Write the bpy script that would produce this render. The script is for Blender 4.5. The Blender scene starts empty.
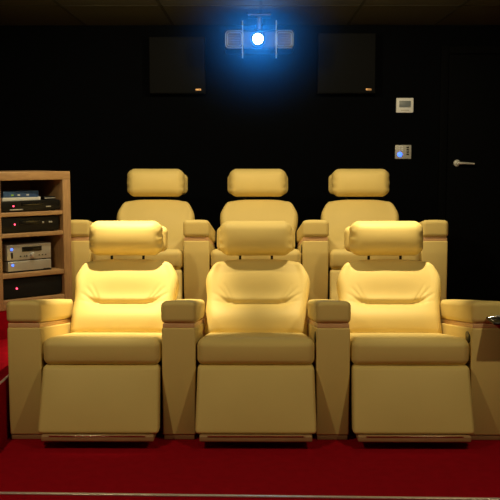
import bpy, math, random
from mathutils import Vector, Matrix
random.seed(4)
C = bpy.context.scene.collection
sc = bpy.context.scene
PI = math.pi

# ------------------------------------------------------------------ materials
def mat(name, col, rough=.5, metal=0., spec=.5, bump=None, vary=0., vscale=8., emit=None, estr=0.):
    m = bpy.data.materials.new(name); m.use_nodes = True
    nt = m.node_tree; b = nt.nodes['Principled BSDF']
    b.inputs['Base Color'].default_value = (*col, 1)
    b.inputs['Roughness'].default_value = rough
    b.inputs['Metallic'].default_value = metal
    b.inputs['Specular IOR Level'].default_value = spec
    tc = nt.nodes.new('ShaderNodeTexCoord')
    if vary:
        n = nt.nodes.new('ShaderNodeTexNoise'); n.inputs['Scale'].default_value = vscale; n.inputs['Detail'].default_value = 5
        mx = nt.nodes.new('ShaderNodeMix'); mx.data_type = 'RGBA'
        mx.inputs[6].default_value = (*[c*(1-vary) for c in col], 1)
        mx.inputs[7].default_value = (*[min(1, c*(1+vary)) for c in col], 1)
        nt.links.new(tc.outputs['Object'], n.inputs['Vector'])
        nt.links.new(n.outputs['Fac'], mx.inputs[0]); nt.links.new(mx.outputs[2], b.inputs['Base Color'])
    if bump:
        s, st, d = bump
        n = nt.nodes.new('ShaderNodeTexNoise'); n.inputs['Scale'].default_value = s; n.inputs['Detail'].default_value = 4
        bp = nt.nodes.new('ShaderNodeBump'); bp.inputs['Strength'].default_value = st; bp.inputs['Distance'].default_value = d
        nt.links.new(tc.outputs['Object'], n.inputs['Vector'])
        nt.links.new(n.outputs['Fac'], bp.inputs['Height']); nt.links.new(bp.outputs['Normal'], b.inputs['Normal'])
    if emit:
        b.inputs['Emission Color'].default_value = (*emit, 1); b.inputs['Emission Strength'].default_value = estr
    return m

def wood(name, a, c, scale=14, rough=.4, axis=(1, 8, 8)):
    m = bpy.data.materials.new(name); m.use_nodes = True
    nt = m.node_tree; b = nt.nodes['Principled BSDF']; b.inputs['Roughness'].default_value = rough
    tc = nt.nodes.new('ShaderNodeTexCoord'); mp = nt.nodes.new('ShaderNodeMapping'); mp.inputs['Scale'].default_value = axis
    n = nt.nodes.new('ShaderNodeTexNoise'); n.inputs['Scale'].default_value = scale; n.inputs['Detail'].default_value = 6; n.inputs['Distortion'].default_value = .6
    r = nt.nodes.new('ShaderNodeValToRGB')
    r.color_ramp.elements[0].color = (*a, 1); r.color_ramp.elements[0].position = .35
    r.color_ramp.elements[1].color = (*c, 1); r.color_ramp.elements[1].position = .65
    nt.links.new(tc.outputs['Object'], mp.inputs['Vector']); nt.links.new(mp.outputs['Vector'], n.inputs['Vector'])
    nt.links.new(n.outputs['Fac'], r.inputs['Fac']); nt.links.new(r.outputs['Color'], b.inputs['Base Color'])
    return m

M = {}
M['leather'] = mat('cream_leather', (.71, .555, .215), .55, spec=.3, bump=(260, .12, .002), vary=.05, vscale=6)
M['wood'] = wood('beech_veneer', (.36, .215, .105), (.45, .28, .145))
M['woodv'] = wood('beech_veneer_upright', (.36, .215, .105), (.45, .28, .145), axis=(8, 8, 1))
M['trimwood'] = wood('reddish_beech_trim', (.66, .38, .20), (.76, .47, .26), rough=.35)
M['black'] = mat('black_plastic', (.006, .006, .007), .35, spec=.35)
M['blackmatte'] = mat('black_matte_board', (.007, .007, .0075), .7, spec=.2)
M['base'] = mat('black_steel_base', (.01, .01, .01), .5)
M['chrome'] = mat('chrome', (.8, .8, .8), .15, 1.)
M['silver'] = mat('brushed_silver', (.55, .56, .58), .35, .6, bump=(300, .05, .001))
M['wall'] = mat('black_wall_fabric', (.0013, .0017, .0030), .95, spec=.06, bump=(150, .2, .002))
M['door'] = mat('black_door_paint', (.0012, .0015, .0024), .8, spec=.06)
M['speaker'] = mat('dark_grille_cloth', (.007, .0075, .009), .95, spec=.06, bump=(700, .3, .001))
M['carpet'] = mat('red_carpet', (.36, .0018, .012), .95, spec=.08, bump=(420, .8, .006), vary=.22, vscale=24)
M['white'] = mat('white_plastic', (.78, .80, .88), .4)
M['lcd'] = mat('grey_lcd', (.12, .13, .12), .3, emit=(.12, .13, .12), estr=.25)
M['lcdtext'] = mat('lcd_segments', (.02, .02, .02), .5)
M['plate'] = mat('silver_grey_plate', (.45, .45, .45), .4, .3)
M['stripmetal'] = mat('pale_metal_strip', (.8, .78, .76), .3, .5)
M['satin'] = mat('satin_steel', (.7, .7, .7), .35, .45)
M['dark'] = mat('dark_display', (.008, .009, .01), .15)
M['red_led'] = mat('red_led', (.6, .02, .03), .4, emit=(1., .06, .12), estr=5)
M['blue_led'] = mat('blue_led', (.1, .2, .9), .4, emit=(.03, .12, 1.), estr=3.2)
M['rim'] = mat('pale_blue_grey_rim', (.16, .21, .25), .4, .3)
M['brass'] = mat('dull_brass_badge', (.6, .35, .18), .35, .7)
M['lens'] = mat('lit_projector_lens', (1, 1, 1), .2, emit=(.72, .9, 1.), estr=60)
M['lamp'] = mat('warm_lamp_glass', (1, 1, 1), .3, emit=(1., .8, .5), estr=12)
M['bluecase'] = mat('blue_case_cover', (.04, .09, .22), .3, vary=.8, vscale=40)
M['whitecase'] = mat('white_case_spine', (.62, .64, .66), .35)
M['greencase'] = mat('green_dot', (.3, .55, .05), .4)

def tile_ceiling():
    m = bpy.data.materials.new('grey_ceiling_tiles'); m.use_nodes = True
    nt = m.node_tree; b = nt.nodes['Principled BSDF']; b.inputs['Roughness'].default_value = .9
    tc = nt.nodes.new('ShaderNodeTexCoord'); n = nt.nodes.new('ShaderNodeTexNoise'); n.inputs['Scale'].default_value = 60
    r = nt.nodes.new('ShaderNodeValToRGB')
    r.color_ramp.elements[0].color = (.045, .048, .046, 1); r.color_ramp.elements[1].color = (.075, .08, .076, 1)
    nt.links.new(tc.outputs['Object'], n.inputs['Vector']); nt.links.new(n.outputs['Fac'], r.inputs['Fac']); nt.links.new(r.outputs['Color'], b.inputs['Base Color'])
    return m
M['ceil'] = tile_ceiling()
M['seam'] = mat('dark_tile_seam', (.015, .015, .013), .9)

# ------------------------------------------------------------------ mesh builder
class MB:
    def __init__(s): s.v = []; s.f = []
    def add(s, vs, fs):
        o = len(s.v); s.v += [tuple(p) for p in vs]; s.f += [tuple(i+o for i in f) for f in fs]
        return s
    def rbox(s, c, size, r=.01, k=3, m=(1, 1, 1), fn=None, rot=None):
        """rounded box; fn deforms local points, rot is a matrix applied after"""
        h = [x/2 for x in size]; r = min(r, min(h)*.999)
        ax = []
        for i in range(3):
            a = [-h[i]+r*(1-math.cos(PI/2*j/k)) if False else -h[i]+r*j/k for j in range(k+1)]
            n = m[i]
            inner = [-h[i]+r+(2*h[i]-2*r)*j/n for j in range(1, n)]
            ax.append(a+inner+[-x for x in reversed(a)])
        idx = {}; vs = []; fs = []
        def P(p):
            q = tuple(round(x, 6) for x in p)
            if q in idx: return idx[q]
            inn = [max(-(h[i]-r), min(h[i]-r, p[i])) for i in range(3)]
            d = Vector([p[i]-inn[i] for i in range(3)])
            # equal-angle remap for smoother arcs
            d = Vector([math.copysign(math.tan(min(1, abs(t)/r)*PI/4), t) if r > 0 else 0 for t in d])
            if d.length > 0: d = d.normalized()*r
            w = Vector(inn)+d
            if fn: w = Vector(fn(w, h))
            if rot is not None: w = rot @ w
            w = w+Vector(c)
            idx[q] = len(vs); vs.append(w); return idx[q]
        for a in range(3):
            b, d = (a+1) % 3, (a+2) % 3
            for sg in (-1, 1):
                for i in range(len(ax[b])-1):
                    for j in range(len(ax[d])-1):
                        q = []
                        for (ii, jj) in ((i, j), (i+1, j), (i+1, j+1), (i, j+1)):
                            p = [0, 0, 0]; p[a] = sg*h[a]; p[b] = ax[b][ii]; p[d] = ax[d][jj]; q.append(P(p))
                        if sg < 0: q.reverse()
                        fs.append(q)
        return s.add(vs, fs)
    def box(s, x0, x1, y0, y1, z0, z1, r=.003):
        if r <= 0:
            vs = [(x, y, z) for x in (x0, x1) for y in (y0, y1) for z in (z0, z1)]
            return s.add(vs, [(0, 1, 3, 2), (4, 6, 7, 5), (0, 4, 5, 1), (2, 3, 7, 6), (0, 2, 6, 4), (1, 5, 7, 3)])
        return s.rbox(((x0+x1)/2, (y0+y1)/2, (z0+z1)/2), (x1-x0, y1-y0, z1-z0), r, 2)
    def tube(s, pts, r, n=10, closed=False, cap=True):
        pts = [Vector(p) for p in pts]; vs = []; fs = []; N = len(pts)
        for i, p in enumerate(pts):
            if closed: t = pts[(i+1) % N]-pts[i-1]
            else: t = pts[min(i+1, N-1)]-pts[max(i-1, 0)]
            t.normalize(); up = Vector((0, 0, 1)) if abs(t.z) < .9 else Vector((1, 0, 0))
            a = t.cross(up).normalized(); b = t.cross(a)
            rr = r[i] if isinstance(r, (list, tuple)) else r
            for k in range(n): vs.append(p+a*rr*math.cos(2*PI*k/n)+b*rr*math.sin(2*PI*k/n))
        for i in range(N if closed else N-1):
            j = (i+1) % N
            for k in range(n): fs.append((i*n+k, i*n+(k+1) % n, j*n+(k+1) % n, j*n+k))
        if cap and not closed: fs += [tuple(reversed(range(n))), tuple((N-1)*n+k for k in range(n))]
        return s.add(vs, fs)
    def lathe(s, prof, c=(0, 0, 0), axis='y', n=28):
        vs = []; fs = []
        for (r, t) in prof:
            for k in range(n):
                a = 2*PI*k/n; u, w = r*math.cos(a), r*math.sin(a)
                vs.append((c[0]+u, c[1]+t, c[2]+w) if axis == 'y' else (c[0]+u, c[1]+w, c[2]+t) if axis == 'z' else (c[0]+t, c[1]+u, c[2]+w))
        for i in range(len(prof)-1):
            for k in range(n): fs.append((i*n+k, i*n+(k+1) % n, (i+1)*n+(k+1) % n, (i+1)*n+k))
        fs += [tuple(range(n)), tuple((len(prof)-1)*n+k for k in range(n))]
        return s.add(vs, fs)
    def prism(s, poly, a0, a1, axis='x'):
        """poly of 2D points (the two other axes) extruded along axis"""
        n = len(poly); vs = []
        for a in (a0, a1):
            for (p, q) in poly: vs.append((a, p, q) if axis == 'x' else (p, a, q) if axis == 'y' else (p, q, a))
        fs = [tuple(reversed(range(n))), tuple(range(n, 2*n))]+[(i, (i+1) % n, n+(i+1) % n, n+i) for i in range(n)]
        return s.add(vs, fs)
    def build(s, name, m, parent=None, smooth=True, bevel=0):
        import bmesh
        me = bpy.data.meshes.new(name); me.from_pydata(s.v, [], s.f)
        bm = bmesh.new(); bm.from_mesh(me); bmesh.ops.recalc_face_normals(bm, faces=bm.faces)
        if bevel:
            bmesh.ops.bevel(bm, geom=[e for e in bm.edges if len(e.link_faces) == 2 and e.calc_face_angle() > .5], offset=bevel, segments=3, profile=.5, affect='EDGES')
        if smooth:
            for f in bm.faces: f.smooth = True
            for e in bm.edges:
                if len(e.link_faces) == 2 and e.calc_face_angle() > math.radians(38): e.smooth = False
        bm.to_mesh(me); bm.free()
        me.materials.append(m)
        o = bpy.data.objects.new(name, me); C.objects.link(o)
        if parent: o.parent = parent
        return o

def tag(o, label=None, cat=None, group=None, kind=None):
    if label: o['label'] = label
    if cat: o['category'] = cat
    if group: o['group'] = group
    if kind: o['kind'] = kind
    return o
def empty(name, label, cat, loc=(0, 0, 0), rz=0, group=None):
    o = bpy.data.objects.new(name, None); C.objects.link(o); o.empty_display_size = .1
    o.location = loc; o.rotation_euler = (0, 0, rz)
    return tag(o, label, cat, group)
def struct(o): o['kind'] = 'structure'; return o
def dup(root, loc, label):
    r = root.copy(); C.objects.link(r); r.location = loc; r['label'] = label
    for ch in list(root.children):
        c = ch.copy(); C.objects.link(c); c.parent = r
        for g in list(ch.children):
            d = g.copy(); C.objects.link(d); d.parent = c
    return r

# ------------------------------------------------------------------ the room
WX0, WX1, WY0, WY1, CZ = -2.3, 2.3, -4.7, 2.9, 2.235
PH = .272      # platform of the back row and the left side
struct(MB().box(WX0, WX1, WY0, WY1, -.12, 0, 0).build('floor', M['carpet'], smooth=False))
pl = MB().prism([(WX0, -1.6), (-1.125, -1.6), (-1.125, 1.14), (1.16, 1.14), (1.16, WY1), (WX0, WY1)], 0, PH, 'z').build('platform', M['carpet'], smooth=False)
struct(pl)
struct(MB().box(-1.137, -1.1262, -1.6, 1.12, PH-.012, PH+.006, .002).build('trim_1', M['stripmetal']))
struct(MB().box(WX0, WX1, WY1, WY1+.1, 0, CZ, 0).build('wall_back', M['wall'], smooth=False))
struct(MB().box(WX0-.1, WX0, WY0, WY1+.1, 0, CZ, 0).build('wall_left', M['wall'], smooth=False))
struct(MB().box(WX1, WX1+.1, WY0, WY1+.1, 0, CZ, 0).build('wall_right', M['wall'], smooth=False))
struct(MB().box(WX0, WX1, WY0-.1, WY0, 0, CZ, 0).build('wall_front', M['wall'], smooth=False))
ce = struct(MB().box(WX0-.1, WX1+.1, WY0-.1, WY1+.1, CZ, CZ+.1, 0).build('ceiling', M['ceil'], smooth=False))
sm = MB()
for k in range(-3, 4):
    x = .03+.645*k
    if WX0 < x < WX1: sm.box(x-.009, x+.009, WY0, WY1, CZ-.003, CZ+.002, 0)
y = WY1-.9
while y > WY0:
    sm.box(WX0, WX1, y-.006, y+.006, CZ-.0025, CZ+.002, 0); y -= 1.2
struct(sm.build('ceiling_seams', M['seam'], ce, smooth=False))
# pale strip laid on the carpet before the seats
a = MB(); a.box(-1.11, WX1, -.008, .008, 0.0005, .007, .002)
st = struct(a.build('trim_2', M['stripmetal'])); st.location = (0, -.69, 0); st.rotation_euler = (0, 0, -.026)
# door in the back wall
d = struct(MB().box(1.43, 2.13, WY1-.025, WY1-.001, .005, 2.02, .003).build('door_1', M['door']))
fr = MB(); fr.box(1.37, 1.427, WY1-.035, WY1-.001, .0, 2.08, .003); fr.box(2.133, 2.19, WY1-.035, WY1-.001, .0, 2.08, .003); fr.box(1.427, 2.133, WY1-.035, WY1-.001, 2.023, 2.08, .003)
struct(fr.build('door_frame', M['door'], d))
h = MB(); yh = WY1-.025
h.lathe([(.026, 0), (.026, -.006), (.022, -.010), (.011, -.011), (.0105, -.045)], (1.505, yh, 1.218), n=24)
h.tube([(1.505, yh-.047, 1.218), (1.53, yh-.052, 1.218), (1.56, yh-.053, 1.217), (1.625, yh-.053, 1.213)], [.011, .0095, .008, .007], 12)
ho = struct(h.build('door_handle', M['satin'], d)); ho['label'] = 'chrome lever handle'

# ------------------------------------------------------------------ recliner seats
SP = .69; SW = .526
def smoothstep(a, b, x):
    t = max(0, min(1, (x-a)/(b-a))); return t*t*(3-2*t)

def make_seat(label, group, low=0., wide=1., fold=1., xo=0., xb=0.):
    t = empty('recliner_seat', label, 'seat', (0, 0, 0), 0, group)
    # base
    b = MB(); b.box(-.235, .235, .10, .82, .045, .26, .008)
    base = b.build('base_frame', M['base'], t)
    for sx in (-.2, .2):
        for sy in (.14, .76):
            MB().lathe([(.016, 0), (.02, .006), (.02, .012), (.009, .016), (.009, .05)], (sx, sy, 0), 'z', 14).build('glide_foot', M['chrome'], base)
    # seat cushion : fat roll at the front, falling back
    def fseat(p, h):
        x, y, z = p
        v = (y+h[1])/(2*h[1]); u = x/h[0]
        z += .008*(1-u*u)*math.sin(PI*min(1, max(0, v)))*(1 if z > 0 else 0)
        y -= .010*(1-(z/h[2])**2)*(1-u**4)*(1-smoothstep(.0, .25, v))
        z -= .155*max(0, v-.09)*2*h[1]
        return (x, y, z)
    c = MB(); c.rbox((0, .285, .400), (SW, .59, .122), .034, 6, (10, 16, 2), fseat)
    c.build('seat_cushion', M['leather'], t)
    # leg rest
    def fleg(p, h):
        x, y, z = p
        w = (z/h[2])
        x *= 1+.012*(-w)
        y -= .012*(1-w*w)*(1-(x/h[0])**4)*(1 if y < 0 else 0)
        y += .056*w
        return (x, y, z)
    l = MB(); l.rbox((0, -.042, .2045), (SW, .07, .277), .016, 4, (10, 1, 10), fleg)
    lg = l.build('leg_rest', M['leather'], t)
    w = MB(); w.box(-.246, .246, -.146, -.05, .036, .0645, .007)
    wo = w.build('foot_rail', M['wood'], lg); wo['label'] = 'beech wood foot rail'
    w = MB(); w.box(-.21, .21, -.1485, -.145, .0605, .065, .001)
    w.build('metal_edge', M['chrome'], lg)
    for sx in (-.15, .15):
        w = MB(); w.box(sx-.012, sx+.012, .015, .16, .12, .15, .003); w.box(sx-.01, sx+.01, .015, .10, .07, .09, .003)
        w.build('leg_rest_hinge', M['base'], lg)
    # back rest, slanted: local x across, y along the slope, z towards the sitter
    L = .460
    def fback(p, h):
        x, y, z = p
        v = (y+h[1])/(2*h[1]); u = x/h[0]
        fr_ = smoothstep(-.3, .9, z/h[2])
        au = abs(u)
        # shoulders round inwards at the top
        x *= (1+.05*smoothstep(.45, .72, v))*(1-.115*smoothstep(.66, 1.0, v)**1.6)*wide
        y -= .030*au**4*smoothstep(.7, 1, v)
        edge = (1-u**6)
        dz = .036*math.exp(-((v-.20)/.17)**2)*edge           # lumbar roll
        dz += .016*math.exp(-((v-.78)/.2)**2)*(1-u*u)        # upper pad
        vc = .415+.07*smoothstep(.40, .95, au)
        win = 1-smoothstep(.45, .80, au)
        dv = v-vc
        gro = math.exp(-(dv/.030)**2) if dv > 0 else math.exp(-(dv/.055)**2)
        dz -= .024*gro*win*fold                                   # crease
        dz -= .008*fold*math.exp(-((v-.52)/.12)**2)*(1-smoothstep(.3, .8, au))
        # gathered folds fanning out of the crease ends
        if fold:
            for (a0, v0, a1, v1, dp) in ((.50, .45, .66, .66, .0042), (.54, .44, .78, .62, .0055), (.58, .43, .90, .55, .0050), (.60, .41, .90, .44, .0030)):
                ax_, ay_, bx_, by_ = a0*.265, v0*L, a1*.265, v1*L
                qx, qy = au*.265, v*L
                tt = max(0, min(1, ((qx-ax_)*(bx_-ax_)+(qy-ay_)*(by_-ay_))/((bx_-ax_)**2+(by_-ay_)**2)))
                dd = math.hypot(qx-ax_-tt*(bx_-ax_), qy-ay_-tt*(by_-ay_))
                dz -= dp*math.exp(-(dd/.0075)**2)*(1-tt)**.7
        dz += .012*smoothstep(.75, .98, au)*smoothstep(.45, .8, v)   # side wings
        z += dz*fr_
        return (x+xb*smoothstep(.30, .62, v), y, z)
    ang = math.radians(54)
    ex = Vector((1, 0, 0)); ey = Vector((0, math.cos(ang), math.sin(ang))); ez = Vector((0, -math.sin(ang), math.cos(ang)))
    R = Matrix((ex, ey, ez)).transposed()
    p0 = Vector((0, .585, .335-low))
    ctr = p0+ey*(L/2)
    b = MB(); b.rbox(ctr, (SW-.004, L, .11), .04, 5, (84, 72, 2) if fold else (20, 20, 2), fback, R)
    bk = b.build('backrest_cushion', M['leather'], t)
    # rear shell behind the cushion, showing as a band above it
    s = MB(); s.rbox(p0+ey*.215-ez*.075, (.47*wide, .43, .05), .022, 4, (4, 4, 1), None, R)
    s.build('backrest_shell', M['leather'], t)
    # head rest: front pillow, rear pad, two posts
    def fpil(p, h):
        x, y, z = p
        u = x/h[0]; w = z/h[2]
        y -= .022*(1-u**4)*(1-w*w)*(1 if y < 0 else .3)
        z *= 1-.05*smoothstep(.75, 1, abs(u))
        x *= 1+.012*math.cos(w*9)*smoothstep(.85, 1, abs(u))
        y += .004*math.sin(w*13)*smoothstep(.80, 1, abs(u))
        z += .006*(1-w*0)*smoothstep(.6, 1, abs(u))*(1 if w > 0 else 0)*0
        return (x, y, z)
    Rp = Matrix.Rotation(math.radians(-6), 3, 'X')
    hp = MB(); hp.rbox((xo, .825, .838-low), (.386*(1 if low == 0 else .985), .125, .184), .05, 6, (16, 2, 8), fpil, Rp)
    hd = hp.build('headrest_pillow', M['leather'], t)
    rp = MB(); rp.rbox((xo, .915, .826-low), (.424*(1 if low == 0 else .965), .075, .138), .034, 5, (6, 1, 4), None, Rp)
    rp.build('headrest_backing', M['leather'], hd)
    for sx in (-.085, .085):
        MB().tube([(sx+xo, .868, .66-low), (sx+xo, .868, .80-low)], .007, 10).build('headrest_post', M['base'], hd)
    return t

def make_arm(label, group, switch=True):
    t = empty('armrest_console', label, 'armrest', (0, 0, 0), 0, group)
    W = .15; L = .80; sl = .15
    y0 = .0
    # body: front face upright, top falling to the rear
    b = MB(); zt = .513
    poly = [(y0, .022), (L, .022), (L, zt-sl*L), (y0, zt)]
    b.prism(poly, -W/2, W/2, 'x')
    bd = b.build('side_panel', M['leather'], t, bevel=.008)
    w = MB(); w.prism([(y0+.004, zt-.002), (L-.01, zt-sl*L), (L-.01, zt-sl*L+.02), (y0+.004, zt+.019)], -W/2+.004, W/2-.004, 'x')
    wt = w.build('wood_strip', M['trimwood'], t, bevel=.003); wt['label'] = 'reddish beech strip under the pad'
    def fpad(p, h):
        x, y, z = p
        if z > 0: z += .004*(1-(x/h[0])**2)
        z -= sl*(y+h[1])
        return (x, y, z)
    p = MB(); p.rbox((0, y0+L/2-.012, (.531+.0515)), (W+.006, L-.01, .100), .024, 6, (4, 10, 2), fpad)
    p.build('arm_pad', M['leather'], t)
    f = MB(); f.box(-W/2+.006, W/2-.006, y0+.004, y0+L-.02, 0, .022, .003)
    fo = f.build('wood_plinth', M['wood'], t)
    if switch:
        s = MB()
        s.lathe([(.0, -.0045), (.012, -.004), (.019, -.002), (.021, .002)], (0, 0, 0), 'x', 24)
        s.v = [(v[0]-W/2-.001, v[1]*2.3+.072, v[2]*1.3+.458) for v in s.v]
        s.build('recline_switch', M['black'], t)
    return t

FR = 'front row recliner seats'; BR = 'back row recliner seats'
seat = make_seat('front row recliner at left under the brightest lamp', FR, xb=.010); seat.location = (-SP, 0, 0)
seat['label'] = 'front row cream leather recliner beside the equipment rack, brightly lit headrest'
dup(seat, (0, 0, 0), 'front row cream leather recliner in the middle, below the projector')
dup(seat, (SP, 0, 0), 'front row cream leather recliner at right, beside the arm with the black tray')
Y2 = 1.256
for x, lab in ((-SP, 'back row cream leather recliner at left, nearest the wooden rack'),
               (0, 'back row cream leather recliner in the middle, directly under the projector'),
               (SP, 'back row cream leather recliner at right, nearest the wall keypad')):
    bs = make_seat(lab, BR, .016, .94, 0., {-SP: .024, 0: .012, SP: .004}[x], {-SP: .027, 0: .020, SP: -.004}[x]); bs.location = (x, Y2, PH)
FA = 'front row armrest consoles'; BA = 'back row armrest consoles'
arm0 = make_arm('front row leather armrest console at the left end, in front of the wooden rack', FA, False)
arm0.location = (-1.5*SP, 0, 0)
arm1 = make_arm('front row leather armrest console between the left and middle recliners', FA, True)
arm1.location = (-.5*SP, 0, 0)
dup(arm1, (.5*SP, 0, 0), 'front row leather armrest console between the middle and right recliners')
armr = dup(arm1, (1.5*SP, 0, 0), 'front row leather armrest console at the right end, carrying a black tray')
for src, x, lab in ((arm0, -1.5, 'back row leather armrest console at the left end, beside the wooden rack'),
                    (arm1, -.5, 'back row leather armrest console between the left and middle recliners'),
                    (arm1, .5, 'back row leather armrest console between the middle and right recliners'),
                    (arm1, 1.5, 'back row leather armrest console at the right end, nearest the door')):
    o = dup(src, (x*SP, Y2, PH), lab); o['group'] = BA
# swivel tray carried by the right end console
tr = MB(); tr.rbox((.135, -.085, .562), (.31, .14, .012), .006, 3, (3, 3, 1))
tro = tr.build('tray_table', M['black'], armr); tro['label'] = 'black swivel tray'
br_ = MB(); br_.tube([(-.018, -.06, .571), (.02, -.06, .577), (.07, -.06, .571)], .006, 10); br_.lathe([(.012, 0), (.012, .008), (.008, .012)], (.02, -.06, .567), 'z', 18)
br_.build('tray_clip', M['chrome'], tro)
ps = MB(); ps.tube([(.105, -.04, .33), (.105, -.04, .558)], .013, 12); ps.tube([(.105, -.04, .36), (.071, .03, .36)], .012, 10)
ps.build('tray_post', M['base'], tro)

# ------------------------------------------------------------------ equipment rack
RA = math.radians(41.2); RW, RD = .476, .40
RB = .429
rk0 = (-1.416, .8866)
rk = empty('equipment_rack', 'open beech wood rack of hi-fi components at the left edge', 'rack', (rk0[0], rk0[1], RB), RA)
T = .05
tops = 1.186-RB
for x0 in (0, RW-T):
    MB().box(x0, x0+T, 0, RD, 0, tops-.046, .003).build('side_panel', M['woodv'], rk)
MB().box(0, RW, 0, RD, tops-.046, tops, .003).build('top_panel', M['wood'], rk)
MB().box(T, RW-T, .002, RD, 0, .055, .003).build('bottom_panel', M['wood'], rk)
MB().box(T, RW-T, RD-.012, RD, .055, tops-.046, .002).build('back_panel', M['wood'], rk)
shelf_z = [(.624, .645), (.736, .758), (.957, .979)]
SH = [(.942-RB, .965-RB), (.827-RB, .850-RB), (.603-RB, .629-RB)]
for z0, z1 in SH: MB().box(T, RW-T, .004, RD-.012, z0, z1, .003).build('shelf', M['wood'], rk)
# step under the rack
ca, sa = math.cos(RA), math.sin(RA)
def rw(x, y): return (rk0[0]+x*ca-y*sa, rk0[1]+x*sa+y*ca)
sp_ = MB(); sp_.prism([rw(-.30, .004), rw(RW+.02, .004), rw(RW+.02, RD+.05), rw(-.30, RD+.05)], PH, RB, 'z')
struct(sp_.build('platform_step', M['carpet'], smooth=False))

def device(name, label, cat, x0, x1, y0, dpt, z0, hgt, m, group=None, feet=True):
    px, py = rw((x0+x1)/2, y0)
    t = empty(name, label, cat, (px, py, RB+z0), RA, group)
    w = x1-x0; f0 = .006 if feet else 0
    MB().box(-w/2, w/2, 0, dpt, f0, hgt, .003).build('casing', m, t)
    if feet:
        for sx in (-1, 1):
            for yy in (.03, dpt-.03):
                MB().lathe([(.012, 0), (.012, f0+.002)], (sx*(w/2-.03), yy, 0), 'z', 12).build('foot', M['black'], t)
    return t, w
def led(t, x, z, m, r=.0045):
    MB().lathe([(r*.95, .001), (r, -.0015), (r*.6, -.004)], (x, 0, z), 'y', 14).build('indicator_light', m, t)
def bar(t, name, x0, x1, z0, z1, m, dep=.004, lab=None):
    o = MB().box(x0, x1, -dep, .002, z0, z1, .0015).build(name, m, t)
    if lab: o['label'] = lab
    return o
XL, XR = T+.008, RW-T-.008
# top bay
s1 = SH[0][1]
t, w = device('disc_player', 'black disc player with red light on the top shelf of the rack', 'disc player', XL, XR-.0, .018, .30, s1, .062, M['black'])
led(t, -w/2+.073, .034, M['red_led']); bar(t, 'disc_tray', -.06, .07, .036, .05, M['dark']); bar(t, 'button', .09, .12, .022, .028, M['silver'])
bar(t, 'front_edge', -w/2+.05, -w/2+.13, .010, .016, M['silver'], .003)
z = s1+.062
cs = empty('disc_case', 'blue and white disc case lying on the black disc player', 'case', (*rw(XL+.130, .03), RB+z), RA)
MB().box(-.115, .115, 0, .17, 0, .018, .002).build('case_body', M['whitecase'], cs)
MB().box(-.113, .113, .002, .168, .018, .0185+.004, .001).build('case_cover', M['bluecase'], cs)
cs2 = empty('disc_case', 'dark blue disc case on top of the white one on the player', 'case', (*rw(XL+.135, .045), RB+z+.0225), RA+.06)
MB().box(-.11, .11, 0, .14, 0, .030, .002).build('case_body', M['bluecase'], cs2)
for xx, mm in ((-.055, 'greencase'), (-.015, 'whitecase'), (.04, 'whitecase')):
    MB().box(xx-.008, xx+.008, -.001, .003, .004, .012, .001).build('cover_mark', M[mm], cs2)
rm = empty('remote_control', 'slim remote control with silver edge on the black disc player', 'remote control', (*rw(XR-.05, .045), RB+z), RA+.1)
MB().rbox((0, .02, .009), (.075, .045, .018), .006, 3).build('casing', M['black'], rm)
MB().box(-.036, .036, -.0035, -.001, .006, .012, .0008).build('silver_edge', M['silver'], rm)
# second bay
s2 = SH[1][1]
t, w = device('media_box', 'black media box with red light and small silver sockets on the second shelf', 'media player', XL, XR-.01, .018, .30, s2, .085, M['black'])
led(t, -w/2+.078, .048, M['red_led']); bar(t, 'display', -.07, .05, .045, .07, M['dark'])
for xx in (.075, .115, .126): MB().lathe([(.005, 0), (.005, -.005), (.002, -.006)], (xx, 0, .053), 'y', 12).build('socket', M['silver'], t)
# third bay: silver amplifier on a slimmer silver unit
s3 = SH[2][1]
t, w = device('tuner', 'slim silver hi-fi unit with blue light under the silver amplifier', 'hi-fi unit', XL+.040, XR-.055, .035, .26, s3, .062, M['silver'])
led(t, -w/2+.028, .042, M['blue_led'], .007); bar(t, 'front_line', -w/2, w/2, .0, .009, M['black'], .001)
bar(t, 'button', w/2-.05, w/2-.01, .008, .012, M['black'], .002)
t2, w = device('amplifier', 'silver stereo amplifier with display and round knob in the rack', 'amplifier', XL+.036, XR-.055, .035, .26, s3+.062, .092, M['silver'])
led(t2, -w/2+.028, .068, M['blue_led'], .007)
bar(t2, 'display', -.045, .075, .052, .078, M['dark'])
MB().lathe([(.015, .0), (.015, -.012), (.012, -.015)], (.02, 0, .030), 'y', 24).build('volume_knob', M['silver'], t2)
bar(t2, 'port', -w/2+.024, -w/2+.034, .018, .050, M['black'])
for xx in (-.055, -.03, -.018, .06, .08, .10): bar(t2, 'button', xx-.004, xx+.004, .024, .030, M['dark'], .003)
# bottom bay
t, w = device('power_amplifier', 'large plain black unit with red light in the bottom bay of the rack', 'amplifier', XL, XR, .02, .30, .055, .112, M['blackmatte'])
led(t, -w/2+.081, .058, M['red_led'], .005)

# ------------------------------------------------------------------ back wall things
def speaker(x0, x1, z0, z1, lab):
    t = empty('wall_speaker', lab, 'speaker', ((x0+x1)/2, WY1, z0), 0, 'wall speakers beside the projector')
    w = x1-x0; hh = z1-z0
    MB().box(-w/2, w/2, -.09, -.012, 0, hh, .006).build('cabinet', M['blackmatte'], t)
    MB().box(-w/2+.004, w/2-.004, -.102, -.089, .004, hh-.004, .005).build('grille', M['speaker'], t)
    MB().box(-w/2+.05, w/2-.05, -.013, -.0005, hh*.4, hh*.6, .002).build('wall_bracket', M['base'], t)
    b = MB()
    bx, bz = w/2-.05, .028
    b.box(bx-.020, bx+.020, -.1035, -.1015, bz-.007, bz+.007, .001)
    bo = b.build('badge', M['brass'], t)
    g = MB()
    for k in range(3): g.box(bx-.014+k*.010, bx-.008+k*.010, -.1042, -.1034, bz-.004, bz+.004, .0004)
    g.build('badge_mark', M['blackmatte'], bo)
    return t
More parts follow.
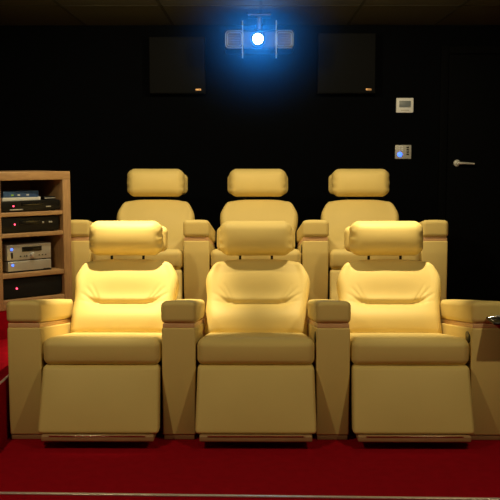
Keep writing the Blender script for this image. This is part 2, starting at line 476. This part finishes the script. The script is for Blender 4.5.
speaker(-.787, -.375, 1.728, 2.140, 'black square wall speaker to the left of the projector')
speaker(.455, .878, 1.728, 2.165, 'black square wall speaker to the right of the projector')

th = empty('thermostat', 'white wall thermostat with grey display, above the keypad', 'thermostat', (1.1095, WY1, 1.591))
MB().rbox((0, -.012, .055), (.129, .024, .11), .006, 3).build('casing', M['white'], th)
dsp = MB().box(-.043, .043, -.0265, -.024, .040, .088, .0015).build('display', M['lcd'], th)
MB().box(-.03, .03, -.0255, -.024, .016, .022, .0008).build('button_row', M['plate'], th)

kp = empty('wall_keypad', 'small silver wall keypad with glowing blue light, below the thermostat', 'keypad', (1.104, WY1, 1.248))
MB().rbox((0, -.007, .0525), (.122, .013, .105), .004, 3).build('plate', M['plate'], kp)
MB().lathe([(.016, 0), (.018, -.004), (.012, -.007)], (-.026, -.0135, .034), 'y', 20).build('indicator_light', M['blue_led'], kp)
for i in range(3):
    for xx in (-.03, -.008): MB().box(xx-.007, xx+.007, -.0165, -.013, .062+i*.013, .070+i*.013, .001).build('button', M['white'], kp)
for i in range(4): MB().box(.024, .042, -.0165, -.013, .030+i*.017, .041+i*.017, .001).build('button', M['black'], kp)

# projector hanging under the ceiling
PX, PY, PZ = .022, 2.25, 2.052
pj = empty('projector', 'lit black ceiling projector with two rounded vent frames', 'projector', (PX, PY, PZ))
MB().rbox((0, .16, 0), (.475, .32, .135), .022, 4, (3, 2, 2)).build('casing', M['black'], pj)
ln = MB(); ln.lathe([(.052, .0), (.052, -.035), (.046, -.04), (.036, -.034), (.036, -.01)], (-.010, .0, .0), 'y', 32)
lr = ln.build('lens_ring', M['black'], pj)
MB().lathe([(.034, -.014), (.022, -.020), (.006, -.023)], (-.010, -.0, .0), 'y', 24).build('lens_glass', M['lens'], lr)
def rrect(cx, cz, w, h, r, y):
    pts = []
    for (sx, sz, a0) in ((1, 1, 0), (-1, 1, 90), (-1, -1, 180), (1, -1, 270)):
        for k in range(5):
            a = math.radians(a0+k*22.5); pts.append((cx+sx*(w/2-r)+r*math.cos(a), y, cz+sz*(h/2-r)+r*math.sin(a)))
    return pts
for sx in (-1, 1):
    v = MB(); v.tube(rrect(sx*.168, 0, .118, .112, .02, -.003), .0034, 8, closed=True); v.tube(rrect(sx*.168, 0, .094, .088, .014, -.003), .0026, 8, closed=True)
    vf = v.build('vent_frame', M['rim'], pj); vf['label'] = 'pale rounded vent frame'
    s = MB()
    for k in range(5): s.box(sx*.168-.04, sx*.168+.04, -.003, .002, -.034+k*.0155, -.029+k*.0155, .001)
    s.build('vent_slats', M['blackmatte'], vf)
    MB().box(sx*.113-.004, sx*.113+.004, -.014, .004, -.125, .125, .002).build('bracket_bar', M['rim'], pj)
MB().tube([(0, .16, .06), (0, .16, CZ-PZ-.012)], .022, 16).build('ceiling_mount', M['base'], pj)
MB().box(-.08, .08, .08, .24, CZ-PZ-.014, CZ-PZ-.0005, .003).build('mount_plate', M['base'], pj)

# ------------------------------------------------------------------ light
def spot(name, loc, target, power, col, ang, blend, rad):
    l = bpy.data.lights.new(name, 'SPOT'); l.energy = power; l.color = col; l.spot_size = math.radians(ang); l.spot_blend = blend; l.shadow_soft_size = rad
    o = bpy.data.objects.new(name, l); C.objects.link(o); o.location = loc
    o.rotation_euler = (Vector(target)-Vector(loc)).to_track_quat('-Z', 'Y').to_euler()
    return o
WARM = (1., .81, .44)
def downlight(x, y, power, ang, blend, tx, ty, where):
    t = empty('ceiling_downlight', 'small round warm downlight in the ceiling '+where, 'downlight', (x, y, CZ), 0, 'ceiling downlights over the seats')
    MB().lathe([(.046, -.0005), (.048, -.006), (.036, -.008), (.034, -.002)], (0, 0, 0), 'z', 28).build('ring', M['chrome'], t)
    MB().lathe([(.033, -.001), (.030, -.004)], (0, 0, 0), 'z', 24).build('lamp_glass', M['lamp'], t)
    return spot('downlight_beam', (x, y, CZ-.02), (tx, ty, 0), power, WARM, ang, blend, .022)
# gimbal lamps over the seats: each has a tight beam down on the front seat and a wide one to the back row
downlight(-.64, .70, 255, 44, .8, -.68, .62, 'over the left front recliner')
downlight(.64, .70, 135, 44, .8, .68, .62, 'over the right front recliner')
spot('downlight_beam', (-.64, .70, CZ-.02), (-.55, 2.3, .75), 60, WARM, 118, .35, .022)
spot('downlight_beam', (.64, .70, CZ-.02), (.55, 2.3, .75), 57, WARM, 118, .35, .022)
downlight(-1.3, -1.45, 55, 130, .6, -.3, .2, 'before the left end of the front row')
downlight(1.3, -1.45, 49, 130, .6, .3, .2, 'before the right end of the front row')

# the projector's own beam, lighting a volume added to give the lens its halo
pb = spot('projector_beam', (PX-.010, PY-.045, PZ), (PX-.010, PY-5, PZ-.45), 100, (.03, .36, 1.), 64, .8, .012)
HZ = (PX-.010, 1.55, PZ-.05)
hz = MB().box(-.9, .9, -.95, .65, -.75, CZ-.006-HZ[2], 0)  # added volume; its blue glow stands in for lens glare
hm = bpy.data.materials.new('added_glow_volume'); hm.use_nodes = True
nt = hm.node_tree; nt.nodes.clear()
tc = nt.nodes.new('ShaderNodeTexCoord'); ln_ = nt.nodes.new('ShaderNodeVectorMath'); ln_.operation = 'LENGTH'
mr = nt.nodes.new('ShaderNodeMapRange'); mr.interpolation_type = 'SMOOTHSTEP'
mr.inputs[1].default_value = 0.; mr.inputs[2].default_value = .74; mr.inputs[3].default_value = .05; mr.inputs[4].default_value = 0.
nt.links.new(tc.outputs['Object'], ln_.inputs[0]); nt.links.new(ln_.outputs['Value'], mr.inputs[0])
vo = nt.nodes.new('ShaderNodeVolumeScatter'); vo.inputs['Anisotropy'].default_value = .62
nt.links.new(mr.outputs[0], vo.inputs['Density'])
vo.inputs['Color'].default_value = (.45, .75, 1, 1)
ou = nt.nodes.new('ShaderNodeOutputMaterial'); nt.links.new(vo.outputs[0], ou.inputs['Volume'])
ho = hz.build('added_haze', hm, smooth=False); ho.location = HZ; tag(ho, 'added bluish glow volume imitating lens glare before the projector lens', 'added_haze', kind='stuff')

w = bpy.data.worlds.new('World'); sc.world = w; w.use_nodes = True
w.node_tree.nodes['Background'].inputs[0].default_value = (.5, .6, .8, 1); w.node_tree.nodes['Background'].inputs[1].default_value = .0

# ------------------------------------------------------------------ camera
cam = bpy.data.cameras.new('Camera'); co = bpy.data.objects.new('Camera', cam); C.objects.link(co)
cam.sensor_width = 36; cam.lens = 36*912/500; cam.clip_start = .05
co.location = (0, -4.0, 1.278)
co.rotation_euler = (PI/2-math.atan(95/912), 0, math.atan(6/912))
sc.camera = co
vs = sc.view_settings; vs.view_transform = 'Standard'; vs.look = 'None'; vs.gamma = 1; vs.exposure = 0
vs.use_curve_mapping = False
